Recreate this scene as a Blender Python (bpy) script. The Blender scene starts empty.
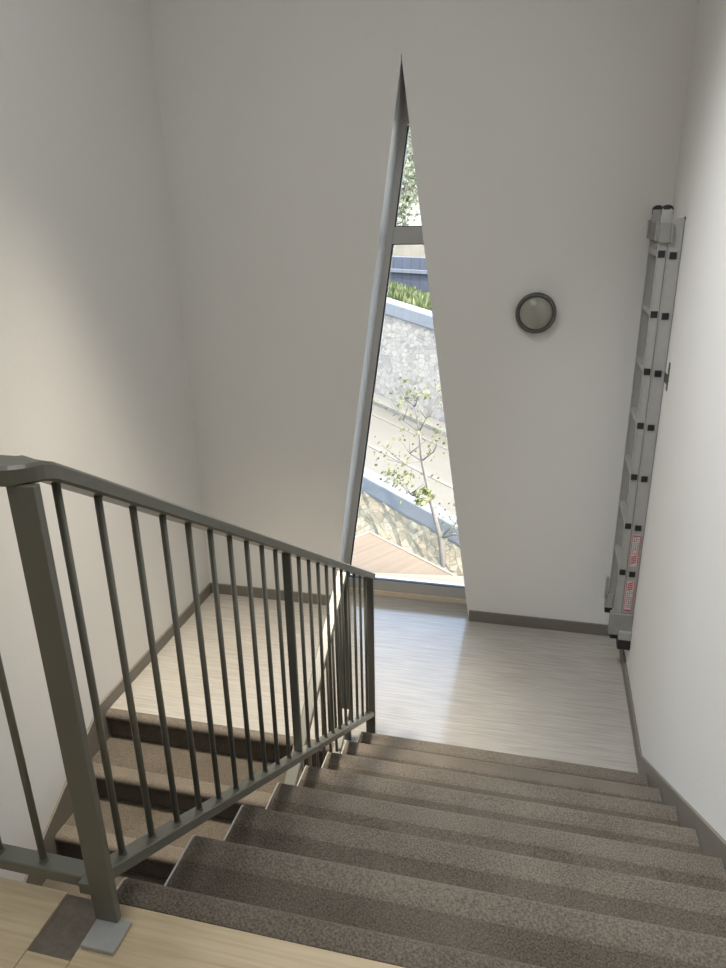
import bpy, bmesh, math, random
from mathutils import Vector, Matrix
random.seed(7)
scn = bpy.context.scene
COL = scn.collection

# ------------------------------------------------------------------ measures
RISE, GO = 0.17, 0.2746
W, L, D = 1.377, 1.516, 1.447          # right wall, left wall (negative x), back wall
UP = 8 * RISE                          # upper floor level, landing is z = 0
EDGE = -1.984                          # edge of the upper floor
TOP = 4.75
YB = -5.6                              # wall behind the viewer
YL = 0.0236                            # nosing of the landing above the lower flight
LOW = -8 * RISE
FRONT_WIN = 1.66

# ------------------------------------------------------------------ materials
def new_mat(name):
    m = bpy.data.materials.new(name); m.use_nodes = True
    nt = m.node_tree; b = nt.nodes['Principled BSDF']
    return m, nt, b
def node(nt, t, **kw):
    n = nt.nodes.new(t)
    for k, v in kw.items():
        if k.startswith('_'): setattr(n, k[1:], v)
        else: n.inputs[k.replace('__', ' ')].default_value = v
    return n
def simple(name, col, rough=.5, metal=0., spec=.5, noise=0., nscale=30, bump=0., bscale=200):
    m, nt, b = new_mat(name)
    b.inputs['Base Color'].default_value = (*col, 1)
    b.inputs['Roughness'].default_value = rough
    b.inputs['Metallic'].default_value = metal
    b.inputs['Specular IOR Level'].default_value = spec
    tc = node(nt, 'ShaderNodeTexCoord')
    if noise:
        n = node(nt, 'ShaderNodeTexNoise', Scale=nscale, Detail=4.)
        nt.links.new(tc.outputs['Object'], n.inputs['Vector'])
        mx = node(nt, 'ShaderNodeMix', _data_type='RGBA')
        mx.inputs[6].default_value = (*[c * (1 - noise) for c in col], 1)
        mx.inputs[7].default_value = (*[min(1, c * (1 + noise)) for c in col], 1)
        nt.links.new(n.outputs['Fac'], mx.inputs[0]); nt.links.new(mx.outputs[2], b.inputs['Base Color'])
    if bump:
        n = node(nt, 'ShaderNodeTexNoise', Scale=bscale, Detail=3.)
        nt.links.new(tc.outputs['Object'], n.inputs['Vector'])
        bp = node(nt, 'ShaderNodeBump', Strength=bump, Distance=.004)
        nt.links.new(n.outputs['Fac'], bp.inputs['Height']); nt.links.new(bp.outputs['Normal'], b.inputs['Normal'])
    return m
def ramp(nt, stops):
    r = nt.nodes.new('ShaderNodeValToRGB'); e = r.color_ramp.elements
    while len(e) < len(stops): e.new(.5)
    for i, (p, c) in enumerate(stops): e[i].position = p; e[i].color = (*c, 1)
    return r
def vinyl(name, dark, mid, light, rough, spec, coat):
    """sheet vinyl with long fine streaks running along x"""
    m, nt, b = new_mat(name)
    tc = node(nt, 'ShaderNodeTexCoord')
    mp = node(nt, 'ShaderNodeMapping'); mp.inputs['Scale'].default_value = (2.2, 48, 1)
    nt.links.new(tc.outputs['Object'], mp.inputs['Vector'])
    n = node(nt, 'ShaderNodeTexNoise', Scale=1.6, Detail=6., Roughness=.62, Distortion=.3)
    nt.links.new(mp.outputs[0], n.inputs['Vector'])
    n2 = node(nt, 'ShaderNodeTexNoise', Scale=1.2, Detail=2.)
    nt.links.new(tc.outputs['Object'], n2.inputs['Vector'])
    ad = node(nt, 'ShaderNodeMath', _operation='MULTIPLY_ADD'); ad.inputs[1].default_value = .3
    nt.links.new(n2.outputs['Fac'], ad.inputs[0]); nt.links.new(n.outputs['Fac'], ad.inputs[2])
    r = ramp(nt, [(.45, dark), (.64, mid), (.86, light)])
    nt.links.new(ad.outputs[0], r.inputs[0]); nt.links.new(r.outputs[0], b.inputs['Base Color'])
    b.inputs['Roughness'].default_value = rough; b.inputs['Specular IOR Level'].default_value = spec
    b.inputs['Coat Weight'].default_value = coat; b.inputs['Coat Roughness'].default_value = rough * .7
    bp = node(nt, 'ShaderNodeBump', Strength=.015, Distance=.002)
    nt.links.new(n.outputs['Fac'], bp.inputs['Height']); nt.links.new(bp.outputs['Normal'], b.inputs['Normal'])
    return m
def carpet(name, a, c, ribs=False):
    m, nt, b = new_mat(name)
    tc = node(nt, 'ShaderNodeTexCoord')
    n = node(nt, 'ShaderNodeTexNoise', Scale=210., Detail=2., Roughness=.6)
    n2 = node(nt, 'ShaderNodeTexNoise', Scale=4., Detail=3.)
    for q in (n, n2): nt.links.new(tc.outputs['Object'], q.inputs['Vector'])
    ad = node(nt, 'ShaderNodeMath', _operation='MULTIPLY_ADD'); ad.inputs[1].default_value = .35
    nt.links.new(n2.outputs['Fac'], ad.inputs[0]); nt.links.new(n.outputs['Fac'], ad.inputs[2])
    r = ramp(nt, [(.47, a), (.88, c)])
    nt.links.new(ad.outputs[0], r.inputs[0]); nt.links.new(r.outputs[0], b.inputs['Base Color'])
    b.inputs['Roughness'].default_value = .95; b.inputs['Specular IOR Level'].default_value = .15
    b.inputs['Sheen Weight'].default_value = .08
    h = n.outputs['Fac']
    if ribs:
        wv = node(nt, 'ShaderNodeTexWave', _wave_type='BANDS', _bands_direction='DIAGONAL', Scale=46.)
        nt.links.new(tc.outputs['Object'], wv.inputs['Vector'])
        mx = node(nt, 'ShaderNodeMath', _operation='MULTIPLY_ADD'); mx.inputs[1].default_value = .35
        nt.links.new(wv.outputs['Fac'], mx.inputs[0]); nt.links.new(n.outputs['Fac'], mx.inputs[2]); h = mx.outputs[0]
    bp = node(nt, 'ShaderNodeBump', Strength=.6, Distance=.004)
    nt.links.new(h, bp.inputs['Height']); nt.links.new(bp.outputs['Normal'], b.inputs['Normal'])
    return m
def stone(name, cols, scale, mortar, stretch=(1, 1, 1)):
    m, nt, b = new_mat(name)
    tc = node(nt, 'ShaderNodeTexCoord')
    mp = node(nt, 'ShaderNodeMapping'); mp.inputs['Scale'].default_value = stretch
    nt.links.new(tc.outputs['Object'], mp.inputs['Vector'])
    v = node(nt, 'ShaderNodeTexVoronoi', Scale=scale, Randomness=.9)
    e = node(nt, 'ShaderNodeTexVoronoi', Scale=scale, Randomness=.9, _feature='DISTANCE_TO_EDGE')
    n = node(nt, 'ShaderNodeTexNoise', Scale=scale * 3, Detail=5.)
    for q in (v, e, n): nt.links.new(mp.outputs[0], q.inputs['Vector'])
    sp = node(nt, 'ShaderNodeSeparateColor'); nt.links.new(v.outputs['Color'], sp.inputs[0])
    av = node(nt, 'ShaderNodeMath', _operation='MULTIPLY_ADD'); av.inputs[1].default_value = .6
    nt.links.new(sp.outputs[0], av.inputs[0])
    sc = node(nt, 'ShaderNodeMath', _operation='MULTIPLY'); sc.inputs[1].default_value = .4
    nt.links.new(n.outputs['Fac'], sc.inputs[0]); nt.links.new(sc.outputs[0], av.inputs[2])
    r = ramp(nt, [(i / (len(cols) - 1), c) for i, c in enumerate(cols)])
    nt.links.new(av.outputs[0], r.inputs[0])
    er = ramp(nt, [(.0, (0, 0, 0)), (.06, (1, 1, 1))]); nt.links.new(e.outputs['Distance'], er.inputs[0])
    mx = node(nt, 'ShaderNodeMix', _data_type='RGBA'); mx.inputs[6].default_value = (*mortar, 1)
    nt.links.new(er.outputs[0], mx.inputs[0]); nt.links.new(r.outputs[0], mx.inputs[7])
    nt.links.new(mx.outputs[2], b.inputs['Base Color'])
    b.inputs['Roughness'].default_value = .9
    bp = node(nt, 'ShaderNodeBump', Strength=.3, Distance=.05)
    nt.links.new(er.outputs[0], bp.inputs['Height']); nt.links.new(bp.outputs['Normal'], b.inputs['Normal'])
    return m
def leafy(name, a, c):
    m, nt, b = new_mat(name)
    tc = node(nt, 'ShaderNodeTexCoord')
    n = node(nt, 'ShaderNodeTexNoise', Scale=2.2, Detail=4.)
    nt.links.new(tc.outputs['Object'], n.inputs['Vector'])
    r = ramp(nt, [(.35, a), (.65, c)]); nt.links.new(n.outputs['Fac'], r.inputs[0])
    nt.links.new(r.outputs[0], b.inputs['Base Color']); b.inputs['Roughness'].default_value = .6
    tr = node(nt, 'ShaderNodeBsdfTranslucent'); nt.links.new(r.outputs[0], tr.inputs[0])
    ms = node(nt, 'ShaderNodeMixShader'); ms.inputs[0].default_value = .35
    out = nt.nodes['Material Output']
    nt.links.new(b.outputs[0], ms.inputs[1]); nt.links.new(tr.outputs[0], ms.inputs[2]); nt.links.new(ms.outputs[0], out.inputs[0])
    return m
def boards(name, a, c, ang):
    m, nt, b = new_mat(name)
    tc = node(nt, 'ShaderNodeTexCoord')
    mp = node(nt, 'ShaderNodeMapping'); mp.inputs['Rotation'].default_value = (0, 0, ang)
    mp.inputs['Scale'].default_value = (1, 1, 1)
    nt.links.new(tc.outputs['Object'], mp.inputs['Vector'])
    m2 = node(nt, 'ShaderNodeMapping'); m2.inputs['Scale'].default_value = (26, .7, 1)
    nt.links.new(mp.outputs[0], m2.inputs['Vector'])
    n = node(nt, 'ShaderNodeTexNoise', Scale=1., Detail=4.); nt.links.new(m2.outputs[0], n.inputs['Vector'])
    r = ramp(nt, [(.3, a), (.7, c)]); nt.links.new(n.outputs['Fac'], r.inputs[0])
    nt.links.new(r.outputs[0], b.inputs['Base Color']); b.inputs['Roughness'].default_value = .7
    return m
def thin_glass(name):
    m, nt, b = new_mat(name); nt.nodes.remove(b)
    out = nt.nodes['Material Output']
    t = node(nt, 'ShaderNodeBsdfTransparent'); t.inputs[0].default_value = (.97, .985, .98, 1)
    g = node(nt, 'ShaderNodeBsdfGlossy'); g.inputs['Roughness'].default_value = .01
    f = node(nt, 'ShaderNodeFresnel'); f.inputs[0].default_value = 1.45
    ms = node(nt, 'ShaderNodeMixShader')
    nt.links.new(f.outputs[0], ms.inputs[0]); nt.links.new(t.outputs[0], ms.inputs[1]); nt.links.new(g.outputs[0], ms.inputs[2])
    nt.links.new(ms.outputs[0], out.inputs[0])
    return m

M = dict(
    wall=simple('white_plaster', (.74, .73, .705), .9, spec=.2, noise=.015, nscale=3, bump=.25, bscale=160),
    ceil=simple('ceiling_paint', (.76, .755, .74), .9, spec=.2),
    vinyl_grey=vinyl('grey_streaked_vinyl', (.30, .283, .255), (.365, .346, .313), (.43, .409, .373), .14, .5, .0),
    vinyl_oak=vinyl('oak_look_vinyl', (.44, .35, .215), (.53, .43, .285), (.61, .51, .355), .38, .4, .0),
    screed=simple('worn_screed', (.17, .15, .125), .95, spec=.1, noise=.3, nscale=90, bump=.8, bscale=220),
    carpet=carpet('brown_grey_carpet', (.052, .043, .033), (.156, .133, .106)),
    strip=carpet('ribbed_nosing_carpet', (.084, .071, .056), (.215, .186, .152), ribs=True),
    edge=simple('pale_edge_trim', (.46, .44, .40), .5),
    skirt=simple('taupe_skirting_paint', (.175, .160, .135), .45, noise=.06, nscale=12),
    rail=simple('grey_green_enamel', (.135, .135, .112), .30, spec=.5, noise=.04, nscale=20),
    plate=simple('grey_steel_plate', (.34, .35, .345), .4, spec=.5, noise=.15, nscale=40),
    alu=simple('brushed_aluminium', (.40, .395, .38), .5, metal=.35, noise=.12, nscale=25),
    alu_dark=simple('dark_aluminium', (.30, .295, .28), .5, metal=.35, noise=.15, nscale=25),  # darker grey aluminium of the guide clamps and front foot bracket
    black=simple('black_plastic', (.012, .012, .012), .5),
    frame=simple('grey_window_frame', (.50, .485, .455), .4),
    lining=simple('white_satin_lining', (.80, .80, .80), .28, spec=.6),
    gasket=simple('black_gasket', (.02, .02, .022), .6),
    glass=thin_glass('window_glass'),
    sill=simple('pale_wood_sill', (.72, .60, .46), .5, noise=.05, nscale=30),
    bezel=simple('dark_grey_bezel', (.085, .083, .075), .4),
    lens=simple('smoked_lamp_glass', (.30, .30, .255), .22, spec=.5, noise=.08, nscale=14),
    sticker=simple('white_sticker', (.52, .49, .47), .5),
    red=simple('red_print', (.42, .07, .08), .5),
    greyprint=simple('grey_print', (.26, .19, .19), .5),
    facade=simple('cream_facade', (.66, .60, .50), .9),
    extsill=simple('cream_stone_sill', (.30, .23, .14), .7, noise=.05, nscale=10),
    rock=stone('rough_stone', [(.085, .075, .055), (.16, .132, .086), (.22, .19, .135), (.115, .09, .055)], 10, (.098, .084, .058)),
    masonry=stone('stone_masonry', [(.10, .098, .10), (.185, .165, .142), (.25, .225, .19), (.125, .115, .105)], 8, (.125, .115, .102), (1, 1, 1.4)),
    coping=simple('pale_coping', (.125, .13, .14), .8, noise=.15, nscale=3),
    asphalt=simple('dusty_road', (.082, .075, .060), .95, noise=.12, nscale=2.5),
    roadline=simple('road_marking', (.10, .094, .080), .9),
    kerb=simple('pale_kerb', (.13, .12, .10), .9, noise=.05, nscale=4),
    grass=leafy('grass_green', (.03, .045, .012), (.07, .085, .028)),
    earth=simple('bank_earth', (.045, .045, .022), 1., noise=.3, nscale=3),
    bark=simple('pale_bark', (.085, .08, .075), .9, noise=.25, nscale=20),
    leaf_lime=leafy('lime_leaves', (.08, .095, .03), (.12, .125, .055)),
    leaf_pale=leafy('pale_leaves', (.10, .12, .085), (.19, .20, .15)),
    leaf_dark=leafy('bluish_leaves', (.03, .04, .04), (.06, .07, .06)),
    shadewall=simple('shade_blue_render', (.062, .066, .082), .9, noise=.35, nscale=1.5),  # bluish shade under the trees put into the wall's base colour
    tanwall=simple('tan_render', (.24, .20, .145), .9, noise=.35, nscale=2.2),
    deck=boards('timber_boards', (.125, .082, .043), (.165, .112, .063), 0.59),
)

# ------------------------------------------------------------------ mesh helpers
class MB:
    def __init__(s): s.bm = bmesh.new()
    def poly(s, pts): return s.bm.faces.new([s.bm.verts.new(p) for p in pts])
    def box(s, a, b):
        (x0, y0, z0), (x1, y1, z1) = [[min(i, j) for i, j in zip(a, b)], [max(i, j) for i, j in zip(a, b)]]
        v = [s.bm.verts.new(q) for q in [(x0, y0, z0), (x1, y0, z0), (x1, y1, z0), (x0, y1, z0), (x0, y0, z1), (x1, y0, z1), (x1, y1, z1), (x0, y1, z1)]]
        for f in [(0, 3, 2, 1), (4, 5, 6, 7), (0, 1, 5, 4), (1, 2, 6, 5), (2, 3, 7, 6), (3, 0, 4, 7)]: s.bm.faces.new([v[i] for i in f])
        return s
    def prism(s, pts, axis, a, b):
        """2-D polygon extruded along an axis; pts are the other two coordinates in x,y,z order"""
        def mk(p, t):
            p = list(p); p.insert('xyz'.index(axis), t); return s.bm.verts.new(p)
        A = [mk(p, a) for p in pts]; B = [mk(p, b) for p in pts]; n = len(pts)
        s.bm.faces.new(A); s.bm.faces.new(B[::-1])
        for i in range(n): s.bm.faces.new([A[i], B[i], B[(i + 1) % n], A[(i + 1) % n]])
        return s
    def tube(s, pts, rad, n=10, cap=True):
        pts = [Vector(p) for p in pts]; rings = []
        rads = rad if isinstance(rad, (list, tuple)) else [rad] * len(pts)
        ref = None
        for i, p in enumerate(pts):
            t = (pts[min(i + 1, len(pts) - 1)] - pts[max(i - 1, 0)]).normalized()
            if ref is None or abs(ref.dot(t)) > .95: ref = Vector((1, 0, 0)) if abs(t.x) < .9 else Vector((0, 1, 0))
            u = (ref - t * ref.dot(t)).normalized(); w = t.cross(u); ref = u
            rings.append([s.bm.verts.new(p + (u * math.cos(2 * math.pi * k / n) + w * math.sin(2 * math.pi * k / n)) * rads[i]) for k in range(n)])
        for a, b in zip(rings, rings[1:]):
            for k in range(n): s.bm.faces.new([a[k], a[(k + 1) % n], b[(k + 1) % n], b[k]])
        if cap: s.bm.faces.new(rings[0][::-1]); s.bm.faces.new(rings[-1])
        return s
    def sweep(s, pts, prof):
        """profile (side, up) swept along a path; side stays horizontal and mitres at bends"""
        pts = [Vector(p) for p in pts]; rings = []
        for i, p in enumerate(pts):
            d0 = (p - pts[i - 1]) if i else None; d1 = (pts[i + 1] - p) if i < len(pts) - 1 else None
            h = [Vector((d.x, d.y, 0)).normalized() for d in (d0, d1) if d is not None]
            hs = sum(h, Vector()).normalized(); side = Vector((hs.y, -hs.x, 0))
            k = 1 / max(.4, hs.dot(h[0]))
            rings.append([s.bm.verts.new(p + side * a * k + Vector((0, 0, b))) for a, b in prof])
        n = len(prof)
        for a, b in zip(rings, rings[1:]):
            for k in range(n): s.bm.faces.new([a[k], a[(k + 1) % n], b[(k + 1) % n], b[k]])
        s.bm.faces.new(rings[0][::-1]); s.bm.faces.new(rings[-1])
        return s
    def lathe_y(s, prof, c, n=48):
        """profile of (radius, y) spun round an axis along y through c"""
        rings = []
        for r_, y in prof:
            rings.append([s.bm.verts.new((c[0] + r_ * math.cos(2 * math.pi * k / n), c[1] + y, c[2] + r_ * math.sin(2 * math.pi * k / n))) for k in range(n)] if r_ > 1e-6
                         else [s.bm.verts.new((c[0], c[1] + y, c[2]))])
        for a, b in zip(rings, rings[1:]):
            for k in range(n):
                q = [a[k % len(a)], a[(k + 1) % len(a)], b[(k + 1) % len(b)], b[k % len(b)]]
                q = list(dict.fromkeys(q))
                if len(q) > 2: s.bm.faces.new(q)
        return s
    def build(s, name, mat, parent=None, bevel=0., smooth=False, seg=2):
        bmesh.ops.recalc_face_normals(s.bm, faces=s.bm.faces)
        me = bpy.data.meshes.new(name); s.bm.to_mesh(me); s.bm.free()
        o = bpy.data.objects.new(name, me); COL.objects.link(o)
        me.materials.append(mat)
        if smooth:
            for f in me.polygons: f.use_smooth = True
        if bevel:
            b = o.modifiers.new('bevel', 'BEVEL'); b.width = bevel; b.segments = seg; b.limit_method = 'ANGLE'; b.angle_limit = math.radians(35)
        if parent is not None:
            o.parent = parent
            mw = Matrix.Translation(world_loc(parent)); o.matrix_parent_inverse = mw.inverted()
        return o
def world_loc(o):
    v = Vector(o.location)
    return v
def tag(o, label=None, cat=None, group=None, kind=None):
    for k, v in (('label', label), ('category', cat), ('group', group), ('kind', kind)):
        if v: o[k] = v
    return o
def thing(name, label, cat, loc=(0, 0, 0), group=None):
    o = bpy.data.objects.new(name, None); COL.objects.link(o); o.location = loc; o.empty_display_size = .1
    return tag(o, label, cat, group)
def struct(o, label=None): return tag(o, label, None, None, 'structure')

XLR = -.165                            # right end of the lower flight
# ------------------------------------------------------------------ room shell
T = .2
AP = (-.072, 3.418)                                   # apex of the window opening
def xl(z): return AP[0] - .1455 * (AP[1] - z)         # left edge of the opening
def xr(z): return AP[0] + .1385 * (AP[1] - z)         # right edge
Y1 = 1.76                                             # outside face of the back wall
m = MB()
m.prism([(-L - T, 0), (xl(0), 0), AP, (AP[0], TOP + .15), (-L - T, TOP + .15)], 'y', D, Y1)
m.prism([(xr(0), 0), (W + T, 0), (W + T, TOP + .15), (AP[0], TOP + .15), AP], 'y', D, Y1)
m.box((-L - T, D, -3.2), (W + T, Y1, -.205))
m.box((-L - T, D, -.205), (xl(0), Y1, 0)); m.box((xr(0), D, -.205), (W + T, Y1, 0))
struct(m.build('wall_back', M['wall']), 'white plastered back wall with a tall slit triangular window opening')
struct(MB().box((-L - T, YB, -3.2), (-L, D, TOP + .15)).build('wall_left', M['wall']), 'white plastered left wall of the stairwell')
struct(MB().box((W, YB, -3.2), (W + T, D, TOP + .15)).build('wall_right', M['wall']), 'white plastered right wall beside the upper flight')
struct(MB().box((-L - T, YB - T, -3.2), (W + T, YB, TOP + .15)).build('wall_front', M['wall']), 'white wall behind the viewer')
struct(MB().box((-L, YB, TOP), (W, D, TOP + .15)).build('ceiling', M['ceil']), 'white ceiling of the stairwell')
# landing floor, runs into the window reveal
m = MB(); m.box((-L, YL + .034, -.2), (XLR, D, 0)); m.box((XLR, YL, -.2), (W, D, 0)); m.prism([(xl(0), D), (xr(0), D), (xr(0), 1.755), (xl(0), 1.755)], 'z', -.2, 0)
m.box((-.0, -.03, -.2), (W, YL, 0))
struct(m.build('floor', M['vinyl_grey']), 'grey streaked vinyl floor of the intermediate landing')
# upper floor: slab with a vinyl sheet that leaves a bare slot beside the newel
struct(MB().box((-L, YB, UP - .22), (W, EDGE, UP - .006)).build('floor', M['screed']), 'bare dark slot in the upper floor beside the newel post')
m = MB(); m.box((-L, YB, UP - .006), (-.094, EDGE, UP)); m.box((-.001, YB, UP - .006), (W, EDGE, UP)); m.box((-.0925, YB, UP - .006), (-.0025, -2.108, UP))
struct(m.build('floor', M['vinyl_oak']), 'oak look vinyl floor of the upper storey')
struct(MB().box((-L, YB, LOW - .2), (W, D, LOW)).build('floor', M['vinyl_grey']), 'floor of the lower storey below the stairs')

# skirtings
SK = .014
struct(MB().box((xr(.04) + .004, D - SK, 0), (W - SK, D, .08)).build('baseboard_back', M['skirt'], bevel=.003), 'taupe skirting right of the window on the back wall')
struct(MB().box((-L + SK, D - SK, 0), (xl(.04) - .004, D, .08)).build('baseboard_back', M['skirt'], bevel=.003), 'taupe skirting left of the window on the back wall')
pit = lambda y: RISE - .619 * y                       # pitch line of the upper flight
m = MB(); m.prism([(D, 0), (D, .08), (.226, .08), (-2.03, pit(-2.03) + .05), (-2.03, UP - .25), (0.1, -.1), (.1, 0)], 'x', W - SK, W)
struct(m.build('baseboard_right', M['skirt'], bevel=.003), 'taupe skirting climbing the right wall along the upper flight')
struct(MB().box((W - SK, YB, UP), (W, -2.03, UP + .08)).build('baseboard_right', M['skirt'], bevel=.003), 'taupe skirting on the right wall of the upper floor')
plo = lambda y: .619 * (y - YL)
m = MB(); m.prism([(D, 0), (D, .08), (YL - .03, .08), (-2.0, plo(-2.0) + .10), (-2.0, plo(-2.0) - .3), (YL, -.2), (YL + .03, 0)], 'x', -L, -L + SK)
struct(m.build('baseboard_left', M['skirt'], bevel=.003), 'taupe skirting descending the left wall along the lower flight')

# ------------------------------------------------------------------ window
FO = .006
def tri(yoff, z0, inset):
    """inset outline of the triangular opening"""
    return None
win = thing('window_1', 'tall narrow triangular window with grey frame in the back wall', None, (0, FRONT_WIN, 0)); win['kind'] = 'structure'
def bar(z0, z1, xa, xb):      # xa(z), xb(z)
    return [(xa(z0), z0), (xb(z0), z0), (xb(z1), z1), (xa(z1), z1)]
fw, fr = .043, .014
ya, yb_ = FRONT_WIN, FRONT_WIN + .075
m = MB(); zt = 3.10
m.prism(bar(.037, zt, lambda z: xl(z), lambda z: xl(z) + fw), 'y', ya, yb_)
m.prism(bar(.037, zt, lambda z: xr(z) - fr, lambda z: xr(z)), 'y', ya, yb_)
m.prism([(xl(zt), zt), (xr(zt), zt), AP], 'y', ya, yb_)
m.prism(bar(.037, .120, lambda z: xl(z) + fw, lambda z: xr(z) - fr), 'y', ya, yb_)
m.prism(bar(2.442, 2.540, lambda z: xl(z) + fw, lambda z: xr(z) - fr), 'y', ya, yb_)
m.build('window_frame', M['frame'], win, bevel=.003)
gz = .005
m = MB(); m.prism(bar(.037, 3.395, lambda z: xl(z), lambda z: xl(z) + .003), 'y', D + .002, ya)
m.build('reveal_lining', M['lining'], win)
m = MB(); m.prism(bar(.037, 3.395, lambda z: xr(z) - .003, lambda z: xr(z)), 'y', D + .002, ya)
m.build('reveal_lining', M['lining'], win)
def pane(z0, z1, name):
    f = MB(); i0 = lambda z: xl(z) + fw; i1 = lambda z: xr(z) - fr
    z1g = min(z1, AP[1] - (fw + fr) / (.1455 + .1385) - .002)
    f.prism(bar(z0, z1g, i0, lambda z: i0(z) + .007), 'y', ya + .004, ya + .03)
    f.prism(bar(z0, z1g, lambda z: i1(z) - .004, i1), 'y', ya + .004, ya + .03)
    f.prism(bar(z0, z0 + gz, lambda z: i0(z) + .007, lambda z: i1(z) - .007), 'y', ya + .004, ya + .03)
    if z1g == z1: f.prism(bar(z1 - gz, z1, lambda z: i0(z) + .007, lambda z: i1(z) - .007), 'y', ya + .004, ya + .03)
    f.build('gasket', M['gasket'], win)
    g = MB(); g.prism(bar(z0, z1g, i0, i1), 'y', ya + .026, ya + .032)
    g.build(name, M['glass'], win)
pane(.120, 2.442, 'glass_pane'); pane(2.540, 3.09, 'glass_pane')
MB().prism(bar(0.0, .037, lambda z: xl(z) + .002, lambda z: xr(z) - .002), 'y', FRONT_WIN - .012, FRONT_WIN + .06).build('sill', M['sill'], win, bevel=.002)
tag(MB().prism([(xl(0) + .003, 1.765), (xr(0) + .35, 1.765), (xr(0) + .35, 2.02), (xl(0) + .003, 1.86)], 'z', 0.0, .06).build('outer_sill', M['extsill'], bevel=.004),
    'cream stone ledge just outside the foot of the window', 'ledge')

# ------------------------------------------------------------------ stairs
NR = .02
def nose(y, z, s, r0=NR, n=5):
    """points round a nosing whose tip is at y, pointing in direction s"""
    return [(y - s * r0 + s * r0 * math.sin(a), z - r0 + r0 * math.cos(a)) for a in [math.pi * .5 * i / n for i in range(n + 1)]] + \
           [(y - s * r0 * .2, z - r0 * 1.7), (y - s * r0, z - r0 * 2.1)]
def flight(root, x0, x1, y0, z0, s, n, trim_at=None, first_back=None):
    """carpeted flight descending in direction s (along y) from a nosing at y0, z0"""
    base = []
    for k in range(n):
        yn, z = y0 + s * GO * k, z0 - RISE * k
        yb = first_back if k == 0 else yn - s * (GO + .02)
        zlow = z - RISE
        yr = yn - s * .022                                   # riser face
        out = [(yb, z)] + nose(yn, z, s) + [(yr, z - .045), (yr, zlow)]
        prof = out + [(yr - s * .012, zlow), (yr - s * .012, z - .014), (yb, z - .014)]
        st = MB().prism(prof, 'x', x0, x1).build('step', M['carpet'], root)
        ys = yn - s * .068 if k else yb + s * .002
        arc = nose(yn + s * .003, z + .003, s, NR + .003)
        arc2 = nose(yn, z, s)
        MB().prism([(ys + s * (0 if k else .010), z + .003)] + arc + arc2[::-1] + [(ys - (s * .012 if k else 0), z)], 'x', x0 + .001, x1 - .001).build('nosing_strip', M['strip'], st)
        if trim_at is not None:
            e = .004
            arc = nose(yn + s * e, z + e, s, NR + e); a2 = nose(yn - s * .010, z - .010, s, NR - .010)
            pr = [(yb, z + e)] + arc + [(yr + s * e, z - .045), (yr + s * e, zlow), (yr - s * .010, zlow), (yr - s * .010, z - .045)] + a2[::-1] + [(yb, z - .010)]
            MB().prism(pr, 'x', trim_at - .004, trim_at).build('edge_trim', M['edge'], st)
        base += [(yb, z - .014), (yr - s * .012, z - .014)] if k == 0 else [(base[-1][0], z - .014), (yr - s * .012, z - .014)]
    yr_end = base[-1][0]
    base.append((yr_end, z0 - RISE * n))
    off = -.20
    base += [(yr_end - s * .28, z0 - RISE * n)] if n == 8 else []
    base.append((base[0][0], base[0][1] - .22 - .02))
    MB().prism(base, 'x', x0 + .002, x1 - .002).build('slab', M['wall'], root)

YN0 = -7 * GO
up = thing('stair_flight', 'brown grey carpeted stair flight descending from the oak look floor to the landing', 'stairs', (.68, -1.0, 0))
flight(up, 0.004, W - SK - .001, YN0, UP, 1, 8, trim_at=.004, first_back=EDGE + .001)
lo = thing('stair_flight', 'lower carpeted stair flight along the left wall, leading down from the landing', 'stairs', (-.85, -1.0, LOW))
flight(lo, -L + SK + .001, XLR, YL, 0, -1, 8, first_back=YL + .05)

# ------------------------------------------------------------------ railing of the upper flight
XR = .024
rt = thing('stair_railing', 'grey green metal railing with round balusters beside the upper stair flight, nearest the viewer', 'railing', (XR, -2.03, UP))
SL = .605
under = lambda y: 2.225 - SL * (y + 1.953)
def rprof(w, h, c):
    w2, h2 = w / 2, h / 2
    return [(-w2, -h2 + c), (-w2 + c, -h2), (w2 - c, -h2), (w2, -h2 + c), (w2, h2 - c), (w2 - c, h2), (-w2 + c, h2), (-w2, h2 - c)]
HH = .032
zc = lambda y: under(y) + HH / 2 + .004
zh = 2.268
YH, RC = -2.011, .034
path = [(-L + .004, YH, zh), (-.10, YH, zh), (XR - RC, YH, zh)]
for i in range(1, 9):
    a = math.pi / 2 * i / 8
    x, y = XR - RC + RC * math.sin(a), YH + RC * (1 - math.cos(a))
    path.append((x, y, min(zh, zc(y))))
path += [(XR, -1.90, zc(-1.90)), (XR, -1.0, zc(-1.0)), (XR, .135, zc(.135))]
MB().sweep(path, rprof(.058, HH, .005)).build('handrail', M['rail'], rt)
YNEW = -2.022
nw = MB().box((.000, YNEW - .008, UP + .01), (.048, YNEW + .008, 2.254)).build('post', M['rail'], rt, bevel=.002)
MB().box((.003, -2.083, UP), (.071, -2.019, UP + .010)).build('base_plate', M['plate'], nw, bevel=.002)
YMID, YEND = -.945, .108
mid_z = lambda y: 1.440 - SL * (y + 1.951)
MB().box((.003, YMID - .007, mid_z(YMID) - .012), (.031, YMID + .007, under(YMID) + .012)).build('post', M['rail'], rt, bevel=.002)
pe = MB().box((.000, YEND - .008, 0), (.048, YEND + .008, under(YEND) + .012)).build('post', M['rail'], rt, bevel=.002)
MB().box((-.008, YEND - .03, 0), (.056, YEND + .03, .008)).build('base_plate', M['plate'], pe, bevel=.002)
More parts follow.
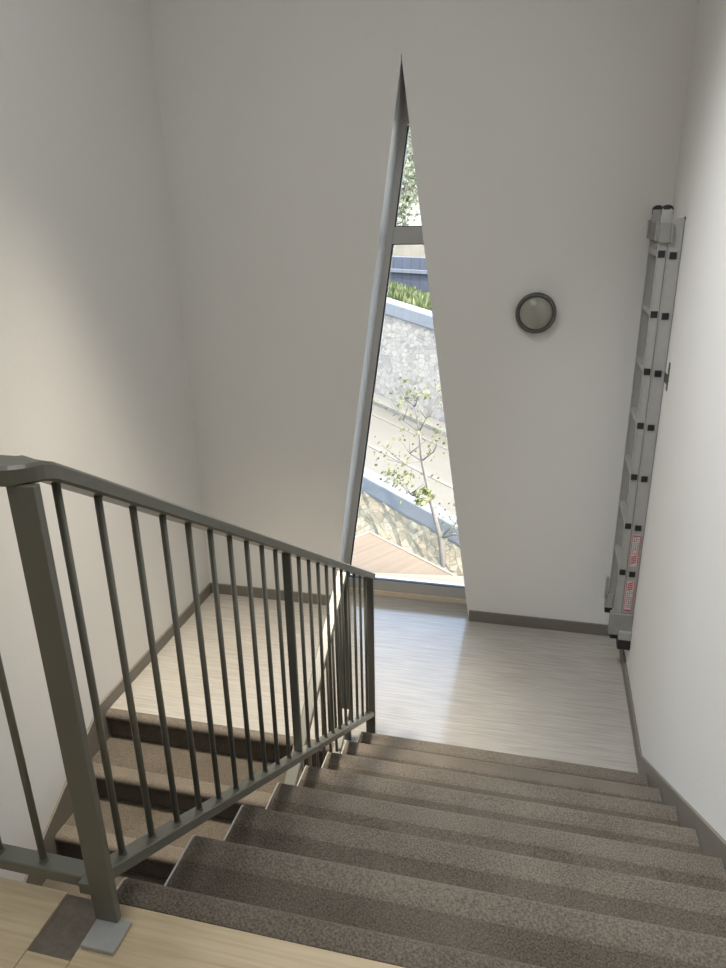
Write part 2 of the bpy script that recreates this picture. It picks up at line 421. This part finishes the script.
# bottom rails
MB().sweep([(XR, YNEW + .009, mid_z(YNEW + .009)), (XR, YEND - .009, mid_z(YEND - .009))], rprof(.042, .028, .002)).build('bottom_rail', M['rail'], rt)
MB().sweep([(-L + .004, -1.999, 1.4425), (-.021, -1.999, 1.4425)], rprof(.036, .027, .002)).build('bottom_rail', M['rail'], rt)
MB().box((-.022, YNEW - .007, 1.430), (.001, YNEW + .022, 1.455)).build('bracket', M['rail'], rt)
BR = .0068
for k in range(21):
    if k == 10: continue
    y = -1.951 + .0997 * k
    if y > YEND - .05: break
    b = MB().tube([(XR, y, mid_z(y) + .006), (XR, y, under(y) + .012)], BR, 12).build('baluster', M['rail'], rt, smooth=True)
    MB().tube([(XR, y, mid_z(y) + .004), (XR, y, mid_z(y) + .020)], [.010, .0085], 12).build('weld_collar', M['rail'], b)
for k in range(14):
    x = -.116 - .0997 * k
    b = MB().tube([(x, -2.0, 1.452), (x, -2.0, zh - .012)], BR, 12).build('baluster', M['rail'], rt, smooth=True)
    MB().tube([(x, -2.0, 1.450), (x, -2.0, 1.462)], [.010, .0085], 12).build('weld_collar', M['rail'], b)

# railing of the lower flight
XQ = -.108
rl = thing('stair_railing', 'grey green railing of the lower flight, seen through the bars of the nearer railing', 'railing', (XQ, .11, 0))
zl = lambda y: 1.000 - .605 * (.11 - y)          # top of handrail
yq = -1.9
MB().sweep([(XQ, .135, zl(.135) - .015), (XQ, yq, zl(yq) - .015)], rprof(.05, .03, .004)).build('handrail', M['rail'], rl)
p_ = MB().box((XQ - .024, .100, 0), (XQ + .024, .116, zl(.108) - .02)).build('post', M['rail'], rl, bevel=.002)
MB().box((XQ - .032, .078, 0), (XQ + .032, .138, .008)).build('base_plate', M['plate'], p_, bevel=.002)
lb = lambda y: zl(y) - .80
MB().sweep([(XQ, .099, lb(.099)), (XQ, yq, lb(yq))], rprof(.042, .028, .002)).build('bottom_rail', M['rail'], rl)
for k in range(18):
    y = .015 - .0997 * k
    if k == 10:
        MB().box((XQ - .024, y - .008, lb(y) - .22), (XQ + .024, y + .008, zl(y) - .02)).build('post', M['rail'], rl, bevel=.002); continue
    MB().tube([(XQ, y, lb(y) + .006), (XQ, y, zl(y) - .022)], BR, 12).build('baluster', M['rail'], rl, smooth=True)
struct(MB().box((XLR + .001, EDGE + .0, LOW), (XLR + .012, YL, LOW + .02)).build('trim_1', M['edge']), 'pale strip on the lower floor below the stairwell gap')

# ------------------------------------------------------------------ round wall lamp
lc = (.713, D, 2.070)
wl = thing('wall_lamp', 'round wall lamp with dark bezel right of the triangular window', 'lamp', (lc[0], D, lc[2] - .113))
MB().lathe_y([(.108, 0), (.114, -.008), (.114, -.042), (.108, -.052), (.098, -.054), (.092, -.048), (.092, -.004), (0, -.004)], lc).build('bezel', M['bezel'], wl, smooth=False, bevel=.001)
MB().lathe_y([(.0915, -.03), (.0915, -.046), (.084, -.054), (.066, -.063), (.044, -.070), (.02, -.0735), (0, -.074)], lc).build('lens', M['lens'], wl, smooth=True)

# ------------------------------------------------------------------ extension ladder hung on the right wall
YF, YR_ = 1.0, 1.355
ld = thing('extension_ladder', 'folded aluminium extension ladder hanging upright on the right wall in the corner', 'ladder', (1.31, 1.2, .21))
def stile(x0, x1, z0, z1, yf, mat, front=True):
    b = MB(); y0, y1 = (yf, yf + .022)
    b.box((x0, y0, z0), (x1, y1, z1))
    # raised lips along both edges of the channel
    ly = (y0 - .004, y0) if front else (y1, y1 + .004)
    b.box((x0, ly[0], z0), (x0 + .006, ly[1], z1)); b.box((x1 - .006, ly[0], z0), (x1, ly[1], z1))
    return b.build('stile', M[mat], ld, bevel=.0015)
secs = [(1.268, 1.3085, .27, 2.615), (1.311, 1.374, .27, 2.574)]
stiles = []
for i, (x0, x1, z0, z1) in enumerate(secs):
    s1 = stile(x0, x1, z0, z1, YF, 'alu')
    stile(x0, x1, z0, z1, YR_ - .022, 'alu', True)
    stiles.append(s1)
zr = [2.410, 2.124, 1.838, 1.552, 1.266, .978, .692]
for i, xm in ((1, 1.288), (2, 1.341)):
    for z in zr:
        zz = z - (.008 if i == 2 else 0)
        h = .0145
        rg = MB().box((xm - h, YF + .002 - (.004 if i else -.03), zz - h), (xm + h, YR_ + .002, zz + h)).build('rung', M['alu'], ld, bevel=.002)
        if i: MB().box((xm - .0165, YF - .006, zz - .0165), (xm + .0165, YF - .0015, zz + .0165)).build('rung_end', M['black'], rg, bevel=.003)
# black domed caps on the longer section
x0, x1 = 1.266, 1.318
for y0 in (YF, YR_ - .024):
    n = 8; cx = (x0 + x1) / 2; w = (x1 - x0) / 2
    MB().prism([(x0, 2.588)] + [(cx - w * math.cos(math.pi * j / n), 2.612 + .020 * math.sin(math.pi * j / n)) for j in range(n + 1)] + [(x1, 2.588)], 'y', y0 - .003, y0 + .028).build('end_cap', M['black'], ld)
    MB().box((x0, y0 - .005, 2.50), (x1 - .001, y0 + .026, 2.611)).build('stile_head', M['alu'], ld, bevel=.003)
MB().box((1.372, YF - .006, 2.562), (1.380 - .004, YF + .03, 2.577)).build('end_cap', M['black'], ld)
# guide clamps wrapping the upper ends
for yy in (YF, YR_ - .022):
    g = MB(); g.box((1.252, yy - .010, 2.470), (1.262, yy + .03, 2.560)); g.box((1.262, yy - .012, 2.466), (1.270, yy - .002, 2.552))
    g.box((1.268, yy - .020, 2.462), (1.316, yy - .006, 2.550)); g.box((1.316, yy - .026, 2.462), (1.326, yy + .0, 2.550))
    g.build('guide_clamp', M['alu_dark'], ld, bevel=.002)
yy = YR_ - .022
MB().box((1.246, yy - .006, .33), (1.262, yy + .03, .48)).build('guide_clamp', M['alu'], ld, bevel=.002)
# feet
MB().box((1.252, yy - .006, .27), (1.300, yy + .03, .37)).build('foot_bracket', M['alu'], ld, bevel=.003)
MB().box((1.256, yy - .008, .235), (1.302, yy + .032, .272)).build('rubber_foot', M['black'], ld, bevel=.004)
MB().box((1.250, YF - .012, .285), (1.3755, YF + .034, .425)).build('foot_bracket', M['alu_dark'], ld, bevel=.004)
MB().box((1.262, YF - .004, .255), (1.304, YF + .034, .29)).build('rubber_foot', M['black'], ld, bevel=.004)
MB().box((1.306, YF - .03, .262), (1.3755, YF + .034, .32)).build('foot_bracket', M['alu'], ld, bevel=.004)
MB().box((1.304, YF - .036, .205), (1.3755, YF + .036, .268)).build('rubber_foot', M['black'], ld, bevel=.006)
# stickers with red marks
def sticker(x0, x1, z0, z1, top):
    s = MB().box((x0, YF - .0048, z0), (x1, YF - .0041, z1)).build('sticker', M['sticker'], ld)
    y0, y1 = YF - .0056, YF - .0049
    w = x1 - x0
    r = MB()
    r.box((x0 + .002, y0, z0 + .002), (x0 + .006, y1, z1 - .002)); r.box((x1 - .006, y0, z0 + .002), (x1 - .002, y1, z1 - .002))
    for k in range(4):                                        # slanted red bars
        zb = (z0 + .012 + k * .013) if not top else (z1 - .062 + k * .013)
        r.prism([(x0 + .010, zb), (x1 - .012, zb + .012), (x1 - .012, zb + .020), (x0 + .010, zb + .008)], 'y', y0, y1)
    r.box((x0 + .008, y0, (z1 - .012) if not top else (z0 + .006)), (x1 - .008, y1, (z1 - .004) if not top else (z0 + .018)))
    r.build('red_print', M['red'], s)
    t = MB()
    for c in range(3):
        for k in range(9):
            zz = z0 + (.075 if not top else .03) + k * .0125
            if random.random() < .85: t.box((x0 + .011 + c * .0115, y0, zz), (x0 + .018 + c * .0115, y1, zz + random.uniform(.005, .010)))
    t.build('small_print', M['greyprint'], s)
sticker(1.314, 1.364, .735, .930 - .268 + .268, False)
sticker(1.314, 1.364, .440, .640, True)
hk = MB(); hk.box((W - .002, .885, 1.765), (W, .925, 1.905)); hk.box((1.3755, .900, 1.79), (W - .001, 1.03, 1.84))
hk.build('ladder_hook', M['bezel'], bevel=.0005)
tag(bpy.data.objects['ladder_hook'], 'small dark wall hook on the right wall behind the ladder', 'hook')

# ------------------------------------------------------------------ outside
EX, EY, EZ = .7516, -2.862, 2.6168        # reference point the sight lines of the survey start from
DR = Vector((-.840, .540, .150))          # direction of the sloping road
KX = -.186
def P(yd, s, t=0.):
    v = Vector((EX + KX * yd, EY + yd, EZ + s * yd)) + DR * t
    return v
def strip_mesh(prof, t0, t1, nt, jitter=0., sub=1, thick=None):
    """profile of (distance, slope) points extruded along the road direction"""
    pts = []
    for (a, b) in zip(prof, prof[1:]):
        for k in range(sub): pts.append((a[0] + (b[0] - a[0]) * k / sub, a[1] + (b[1] - a[1]) * k / sub))
    pts.append(prof[-1])
    b = MB(); rows = []
    for i in range(nt + 1):
        t = t0 + (t1 - t0) * i / nt
        rows.append([b.bm.verts.new(P(*q, t) + Vector((random.uniform(-1, 1), random.uniform(-1, 1), random.uniform(-1, 1))) * jitter) for q in pts])
    for r0, r1 in zip(rows, rows[1:]):
        for k in range(len(pts) - 1): b.bm.faces.new([r0[k], r0[k + 1], r1[k + 1], r1[k]])
    return b
def solid_strip(prof, t0, t1):
    """closed profile extruded along the road"""
    b = MB(); A = [b.bm.verts.new(P(*q, t0)) for q in prof]; B = [b.bm.verts.new(P(*q, t1)) for q in prof]; n = len(prof)
    b.bm.faces.new(A); b.bm.faces.new(B[::-1])
    for i in range(n): b.bm.faces.new([A[i], B[i], B[(i + 1) % n], A[(i + 1) % n]])
    return b
TA, TB = -5.5, 26.
zat = lambda yd, z: (z - EZ) / yd         # slope that reaches height z (at t = 0)
z_cop0 = EZ - .428 * 8.9; z_cop1 = EZ - .399 * 9.0; z_road = z_cop1 - .06
struct(strip_mesh([(5.6, zat(5.6, -2.6)), (8.1, zat(8.1, -2.2))], -4.2, TB, 40, .02, 4).build('ground_yard', M['earth']), 'sunken earth yard below the landing window')
tag(strip_mesh([(8.1, zat(8.1, -2.25)), (8.9, zat(8.9, z_cop0 + .04))], TA, TB, 200, .035, 8).build('stone_slope', M['rock']), 'rough yellowish stone slope below the road', 'stone slope')
tag(solid_strip([(8.82, zat(8.82, z_cop0)), (8.82, zat(8.82, z_cop1)), (9.22, zat(9.22, z_cop1)), (9.22, zat(9.22, z_cop0 - .3)), (8.95, zat(8.95, z_cop0 - .3))], TA, TB).build('road_coping', M['coping'], bevel=.02),
    'pale blue grey coping along the near edge of the road', 'coping')
Y_UW = 13.6
struct(strip_mesh([(9.2, zat(9.2, z_road)), (Y_UW + .1, zat(Y_UW + .1, z_road))], TA, TB, 4).build('ground_road', M['asphalt']), 'dusty beige road crossing behind the window')
for nm, ya_, yb2, lab in (('road_marking', 10.35, 10.50, 'nearer pale line along the dusty road'), ('road_marking', 12.2, 12.32, 'farther pale line along the dusty road')):
    tag(solid_strip([(ya_, zat(ya_, z_road + .002)), (yb2, zat(yb2, z_road + .002)), (yb2, zat(yb2, z_road + .010)), (ya_, zat(ya_, z_road + .010))], TA, TB).build(nm, M['roadline']), lab, 'road marking')
tag(solid_strip([(13.0, zat(13.0, z_road - .1)), (13.0, zat(13.0, z_road + .09)), (13.6, zat(13.6, z_road + .10)), (13.6, zat(13.6, z_road - .1))], TA, TB).build('kerb', M['kerb'], bevel=.02), 'pale kerb at the foot of the tall stone wall', 'kerb')
zw = EZ - .141 * Y_UW; zw2 = EZ - .122 * 13.7
b = solid_strip([(Y_UW, zat(Y_UW, z_road - .2)), (Y_UW + .12, zat(Y_UW + .12, zw)), (Y_UW + .5, zat(Y_UW + .5, zw)), (Y_UW + .5, zat(Y_UW + .5, z_road - .2))], TA, TB)
sw = tag(b.build('stone_wall', M['masonry']), 'tall masonry wall on the far side of the road', 'wall')
b = solid_strip([(Y_UW + .06, zat(Y_UW + .06, zw)), (Y_UW + .06, zat(Y_UW + .06, zw2)), (Y_UW + .6, zat(Y_UW + .6, zw2 + .03)), (Y_UW + .6, zat(Y_UW + .6, zw))], TA, TB)
b.build('coping', M['coping'], sw, bevel=.02)
# grass bank, in tufts over earth
zb0 = zw2 - .02; YB2 = 19.
zb1 = EZ - .100 * YB2
struct(strip_mesh([(Y_UW + .4, zat(Y_UW + .4, zb0)), (YB2, zat(YB2, zb1)), (40, zat(40, zb1 + .6))], TA, TB + 8, 60, .05, 6).build('ground_bank', M['earth']), 'grassy bank above the tall stone wall')
b = MB()
for _ in range(5200):
    yd = random.uniform(Y_UW + .75, YB2 + .6); t = random.uniform(-2.5, 9)
    k = (yd - Y_UW - .4) / (YB2 - Y_UW - .4); z = zb0 + (zb1 - zb0) * k
    p = P(yd, zat(yd, z), t); a = random.uniform(0, 6.28); h = random.uniform(.08, .22); w = random.uniform(.03, .07)
    q = Vector((math.cos(a), math.sin(a), 0)) * w; up_ = Vector((random.uniform(-.1, .1), random.uniform(-.1, .1), h))
    b.poly([p - q - Vector((0, 0, .05)), p + q - Vector((0, 0, .05)), p + up_])
tag(b.build('grass', M['grass']), 'green grass growing on the bank above the stone wall', 'grass', kind='stuff')

def leaves(b, c, rad, n, size):
    for _ in range(n):
        while True:
            v = Vector((random.uniform(-1, 1), random.uniform(-1, 1), random.uniform(-1, 1)))
            if .2 < v.length < 1: break
        p = Vector(c) + Vector((v.x * rad[0], v.y * rad[1], v.z * rad[2]))
        a = Vector((random.gauss(0, 1), random.gauss(0, 1), random.gauss(0, 1))).normalized()
        u = a.orthogonal().normalized() * size * random.uniform(.6, 1.2); w = a.cross(u) * .6
        b.poly([p - u, p - w, p + u, p + w])
def big_tree(base, h, crown, n, size, mat, label, trunk=.12):
    t = thing('tree', label, 'tree', base, 'trees above the grassy bank')
    bx = Vector(base)
    b = MB(); b.tube([bx - Vector((0, 0, .3)), bx + Vector((.05, 0, h * .35)), bx + Vector((-.05, .05, h * .8))], [trunk, trunk * .75, trunk * .3], 8)
    for k in range(6):
        a = k * 1.05 + .3; z = h * (.35 + .07 * k)
        b.tube([bx + Vector((0, 0, z)), bx + Vector((math.cos(a) * crown * .4, math.sin(a) * crown * .4, z + h * .14)), bx + Vector((math.cos(a) * crown * .75, math.sin(a) * crown * .75, z + h * .2))], [trunk * .4, trunk * .25, trunk * .1], 6)
    b.build('trunk', M['bark'], t, smooth=True)
    f = MB(); 
    for k in range(10):
        c = bx + Vector((random.uniform(-1, 1) * crown * .6, random.uniform(-1, 1) * crown * .6, h * random.uniform(.28, .95)))
        leaves(f, c, (crown * .5, crown * .5, h * .16), n // 10, size)
    f.build('foliage', M[mat], t)
def bank(yd, t):
    z = zb1 + (yd - YB2) * (.6 / 21.)
    p = P(yd, zat(yd, z), t); return (p.x, p.y, p.z)
big_tree(bank(26., .1), 5.6, 1.5, 4200, .085, 'leaf_pale', 'pale green tree seen in the upper window pane, nearest of the row', .08)
big_tree(bank(32., -1.6), 7.0, 2.0, 4200, .11, 'leaf_pale', 'tall pale green tree standing behind the nearest one', .14)
big_tree(bank(39., .8), 9.0, 2.8, 5200, .15, 'leaf_pale', 'broad pale green tree at the back of the row', .2)
big_tree(bank(27.5, 4.4), 5.6, 1.6, 2600, .11, 'leaf_dark', 'dark bluish tree at the left of the row above the bank', .12)
# low rendered walls above the bank
def obox(c, lx, ly, lz, rot):
    b = MB(); b.box((-lx / 2, -ly / 2, 0), (lx / 2, ly / 2, lz))
    bmesh.ops.transform(b.bm, matrix=Matrix.Translation(c) @ Matrix.Rotation(rot, 4, 'Z'), verts=b.bm.verts); return b
rot_road = math.atan2(DR.y, DR.x)
q = Vector(bank(20.8, 0.)) - Vector((0, 0, .4))
gw = tag(obox(q, 12, .25, 1.10, rot_road).build('garden_wall', M['shadewall'], bevel=.01), 'garden wall at the top of the grassy bank, coloured as in blue shade', 'wall')
nrm = Vector((-math.sin(rot_road), math.cos(rot_road), 0))
if nrm.y > 0: nrm = -nrm
obox(q + nrm * .16 + Vector((0, 0, .68)), 12, .12, .10, rot_road).build('ledge', M['coping'], gw, bevel=.01)
q = Vector(bank(23.5, 0.)) - Vector((0, 0, .4))
tag(obox(q, 12, .25, 1.75, rot_road).build('terrace_wall', M['tanwall'], bevel=.01), 'tan rendered terrace wall behind the garden wall', 'wall')

# timber porch roof below the window
dk = thing('porch_roof', 'low timber boarded porch roof right below the window', 'roof', (-.4, 2.6, -.5))
top = -.30
MB().prism([(-.757, 3.355), (1.02, 1.94), (-1.69, 1.94)], 'z', top - .06, top).build('boarding', M['deck'], dk, bevel=.004)
e1 = Vector((-.757, 3.355, top)); e2 = Vector((1.02, 1.94, top)); e3 = Vector((-1.69, 1.94, top))
for a_, b_ in ((e1, e2), (e1, e3)):
    d_ = (b_ - a_).normalized(); nn = Vector((d_.y, -d_.x, 0)) * .02
    if (Vector((-.4, 2.3, top)) - a_).dot(nn) > 0: nn = -nn
    MB().prism([tuple(v.xy) for v in (a_, b_, b_ + nn, a_ + nn)], 'z', top - .10, top + .006).build('edge_board', M['extsill'], dk)
MB().box((-.80, 3.10, -2.75), (-.70, 3.20, top - .06)).build('post', M['deck'], dk)

# young tree on the stone slope
def S(px, py, yd):
    """survey: sight line through a window point, at distance yd"""
    return Vector((EX + px * yd, EY + yd, EZ + py * yd))
def slope_z(x, y):   # height of the slope surface at x, y
    yd = None
    # solve for profile distance and t
    best = None
    for i in range(0, 41):
        k = i / 40; yd = 8.1 + .8 * k; z = -2.25 + (z_cop0 + .04 + 2.25) * k
        b0 = P(yd, zat(yd, z)); t = (y - b0.y) / DR.y; xx = b0.x + DR.x * t
        if best is None or abs(xx - x) < best[0]: best = (abs(xx - x), b0.z + DR.z * t)
    return best[1]
trunk_pts = TRUNK = [(-.1235, -.515, 8.30), (-.130, -.468, 8.25), (-.145, -.412, 8.2), (-.160, -.345, 8.2), (-.1645, -.30, 8.2), (-.171, -.262, 8.2)]
pts = [S(*q) for q in trunk_pts]
yt = thing('young_tree', 'young sparse tree with pale trunk rooted in the stone slope', 'tree', pts[0])
b = MB(); b.tube([pts[0] + Vector((.02, 0, -.25))] + pts, [.055, .046, .034, .024, .017, .013, .008], 8)
br = [((3, (-.195, -.31, 8.1))), (3, (-.125, -.30, 8.15)), (4, (-.205, -.255, 8.2)), (4, (-.140, -.245, 8.1)), (2, (-.205, -.372, 8.0)), (5, (-.150, -.225, 8.2)), (5, (-.195, -.228, 8.2)), (1, (-.098, -.405, 8.1)), (1, (-.085, -.43, 8.0)), (3, (-.215, -.345, 8.0))]
ends = []
for i, e in br:
    a_ = pts[i]; c_ = S(*e); mid = (a_ + c_) / 2 + Vector((random.uniform(-.06, .06), random.uniform(-.05, .05), -.06))
    b.tube([a_, mid, c_], [.010, .007, .004], 6); ends.append(c_); ends.append(mid)
    for _ in range(2):
        c2 = mid + Vector((random.uniform(-.3, .3), random.uniform(-.2, .2), random.uniform(.05, .3)))
        b.tube([mid, c2], [.007, .003], 5); ends.append(c2)
b.build('trunk', M['bark'], yt, smooth=True)
f = MB()
for e in ends: leaves(f, e, (.18, .16, .14), 9, .030)
leaves(f, S(-.158, -.402, 8.1), (.13, .12, .11), 60, .045)
leaves(f, S(-.196, -.372, 8.0), (.22, .15, .15), 60, .035)
f.build('foliage', M['leaf_lime'], yt)

# ------------------------------------------------------------------ light
wd = bpy.data.worlds.new('sky'); scn.world = wd; wd.use_nodes = True
nt = wd.node_tree; bg = nt.nodes['Background']
sky = nt.nodes.new('ShaderNodeTexSky'); sky.sky_type = 'NISHITA'; sky.sun_disc = False
sky.sun_elevation = math.radians(38); sky.sun_rotation = math.radians(110); sky.dust_density = 2.5; sky.air_density = 1.0
hs_ = nt.nodes.new('ShaderNodeHueSaturation'); hs_.inputs['Saturation'].default_value = .75; nt.links.new(sky.outputs[0], hs_.inputs['Color']); nt.links.new(hs_.outputs[0], bg.inputs['Color']); bg.inputs['Strength'].default_value = 2.2
def lamp(name, kind, loc, energy, col, **kw):
    l = bpy.data.lights.new(name, kind); l.energy = energy; l.color = col
    for k, v in kw.items(): setattr(l, k, v)
    o = bpy.data.objects.new(name, l); COL.objects.link(o); o.location = loc; return o
def aim(o, d): o.rotation_euler = Vector(d).to_track_quat('-Z', 'Y').to_euler()
LIGHTS = {}
SUN, FILL_A, FILL_C, FILL_D, FILL_E = 8.0, 25., 10., 1350., 680.
s_ = lamp('sun', 'SUN', (6, -6, 8), SUN, (1, .90, .76), angle=.02); aim(s_, (-.50, .65, -.57))
a_ = lamp('upper_hall_fill', 'AREA', (0, -2.9, TOP - .06), FILL_A, (1, .995, .97), shape='RECTANGLE', size=1.2, size_y=1.2); aim(a_, (0, 0, -1))  # added area fill above the upper hall, no fixture seen
e_ = lamp('right_wall_fill', 'SPOT', (-.2, -1.1, TOP - .06), FILL_E, (.97, .985, 1), shadow_soft_size=.30, spot_size=math.radians(78), spot_blend=1.0); aim(e_, (1.62, .45, -2.4))  # added unseen spot that brightens the right wall
c_ = lamp('ceiling_fill', 'AREA', (-.3, -.9, TOP - .06), FILL_C, (.96, .985, 1), shape='RECTANGLE', size=1.4, size_y=1.4); aim(c_, (0, 0, -1))  # added overhead fill for the stairwell's base brightness, source unseen
d_ = lamp('assumed_landing_fill', 'SPOT', (-.70, -.2, TOP - .06), FILL_D, (1, .89, .73), shadow_soft_size=.25, spot_size=math.radians(45), spot_blend=1.0); aim(d_, (0, .05, -1))  # assumed warm spot that brightens the left landing and wall, no fixture seen
p_ = lamp('window_portal', 'AREA', (-.07, 1.80, 1.75), 1, (1, 1, 1), shape='RECTANGLE', size=1.1, size_y=3.5); aim(p_, (0, -1, 0)); p_.data.cycles.is_portal = True

# ------------------------------------------------------------------ camera
r = Vector((.97144254, .23657468, -.01821556)); u = Vector((-.06682936, .34646486, .9356794)); fwd = Vector((-.22766911, .90774144, -.35238084))
cam = bpy.data.cameras.new('camera'); co = bpy.data.objects.new('camera', cam); COL.objects.link(co)
co.matrix_world = Matrix(((r.x, u.x, -fwd.x, EX), (r.y, u.y, -fwd.y, EY), (r.z, u.z, -fwd.z, EZ), (0, 0, 0, 1)))
cam.sensor_fit = 'VERTICAL'; cam.sensor_height = 36; cam.lens = 716.936 / 968 * 36
cam.clip_start = .05; cam.clip_end = 300
scn.camera = co
vs = scn.view_settings; vs.view_transform = 'Standard'; vs.look = 'None'; vs.gamma = 1; vs.use_curve_mapping = False; vs.exposure = 0
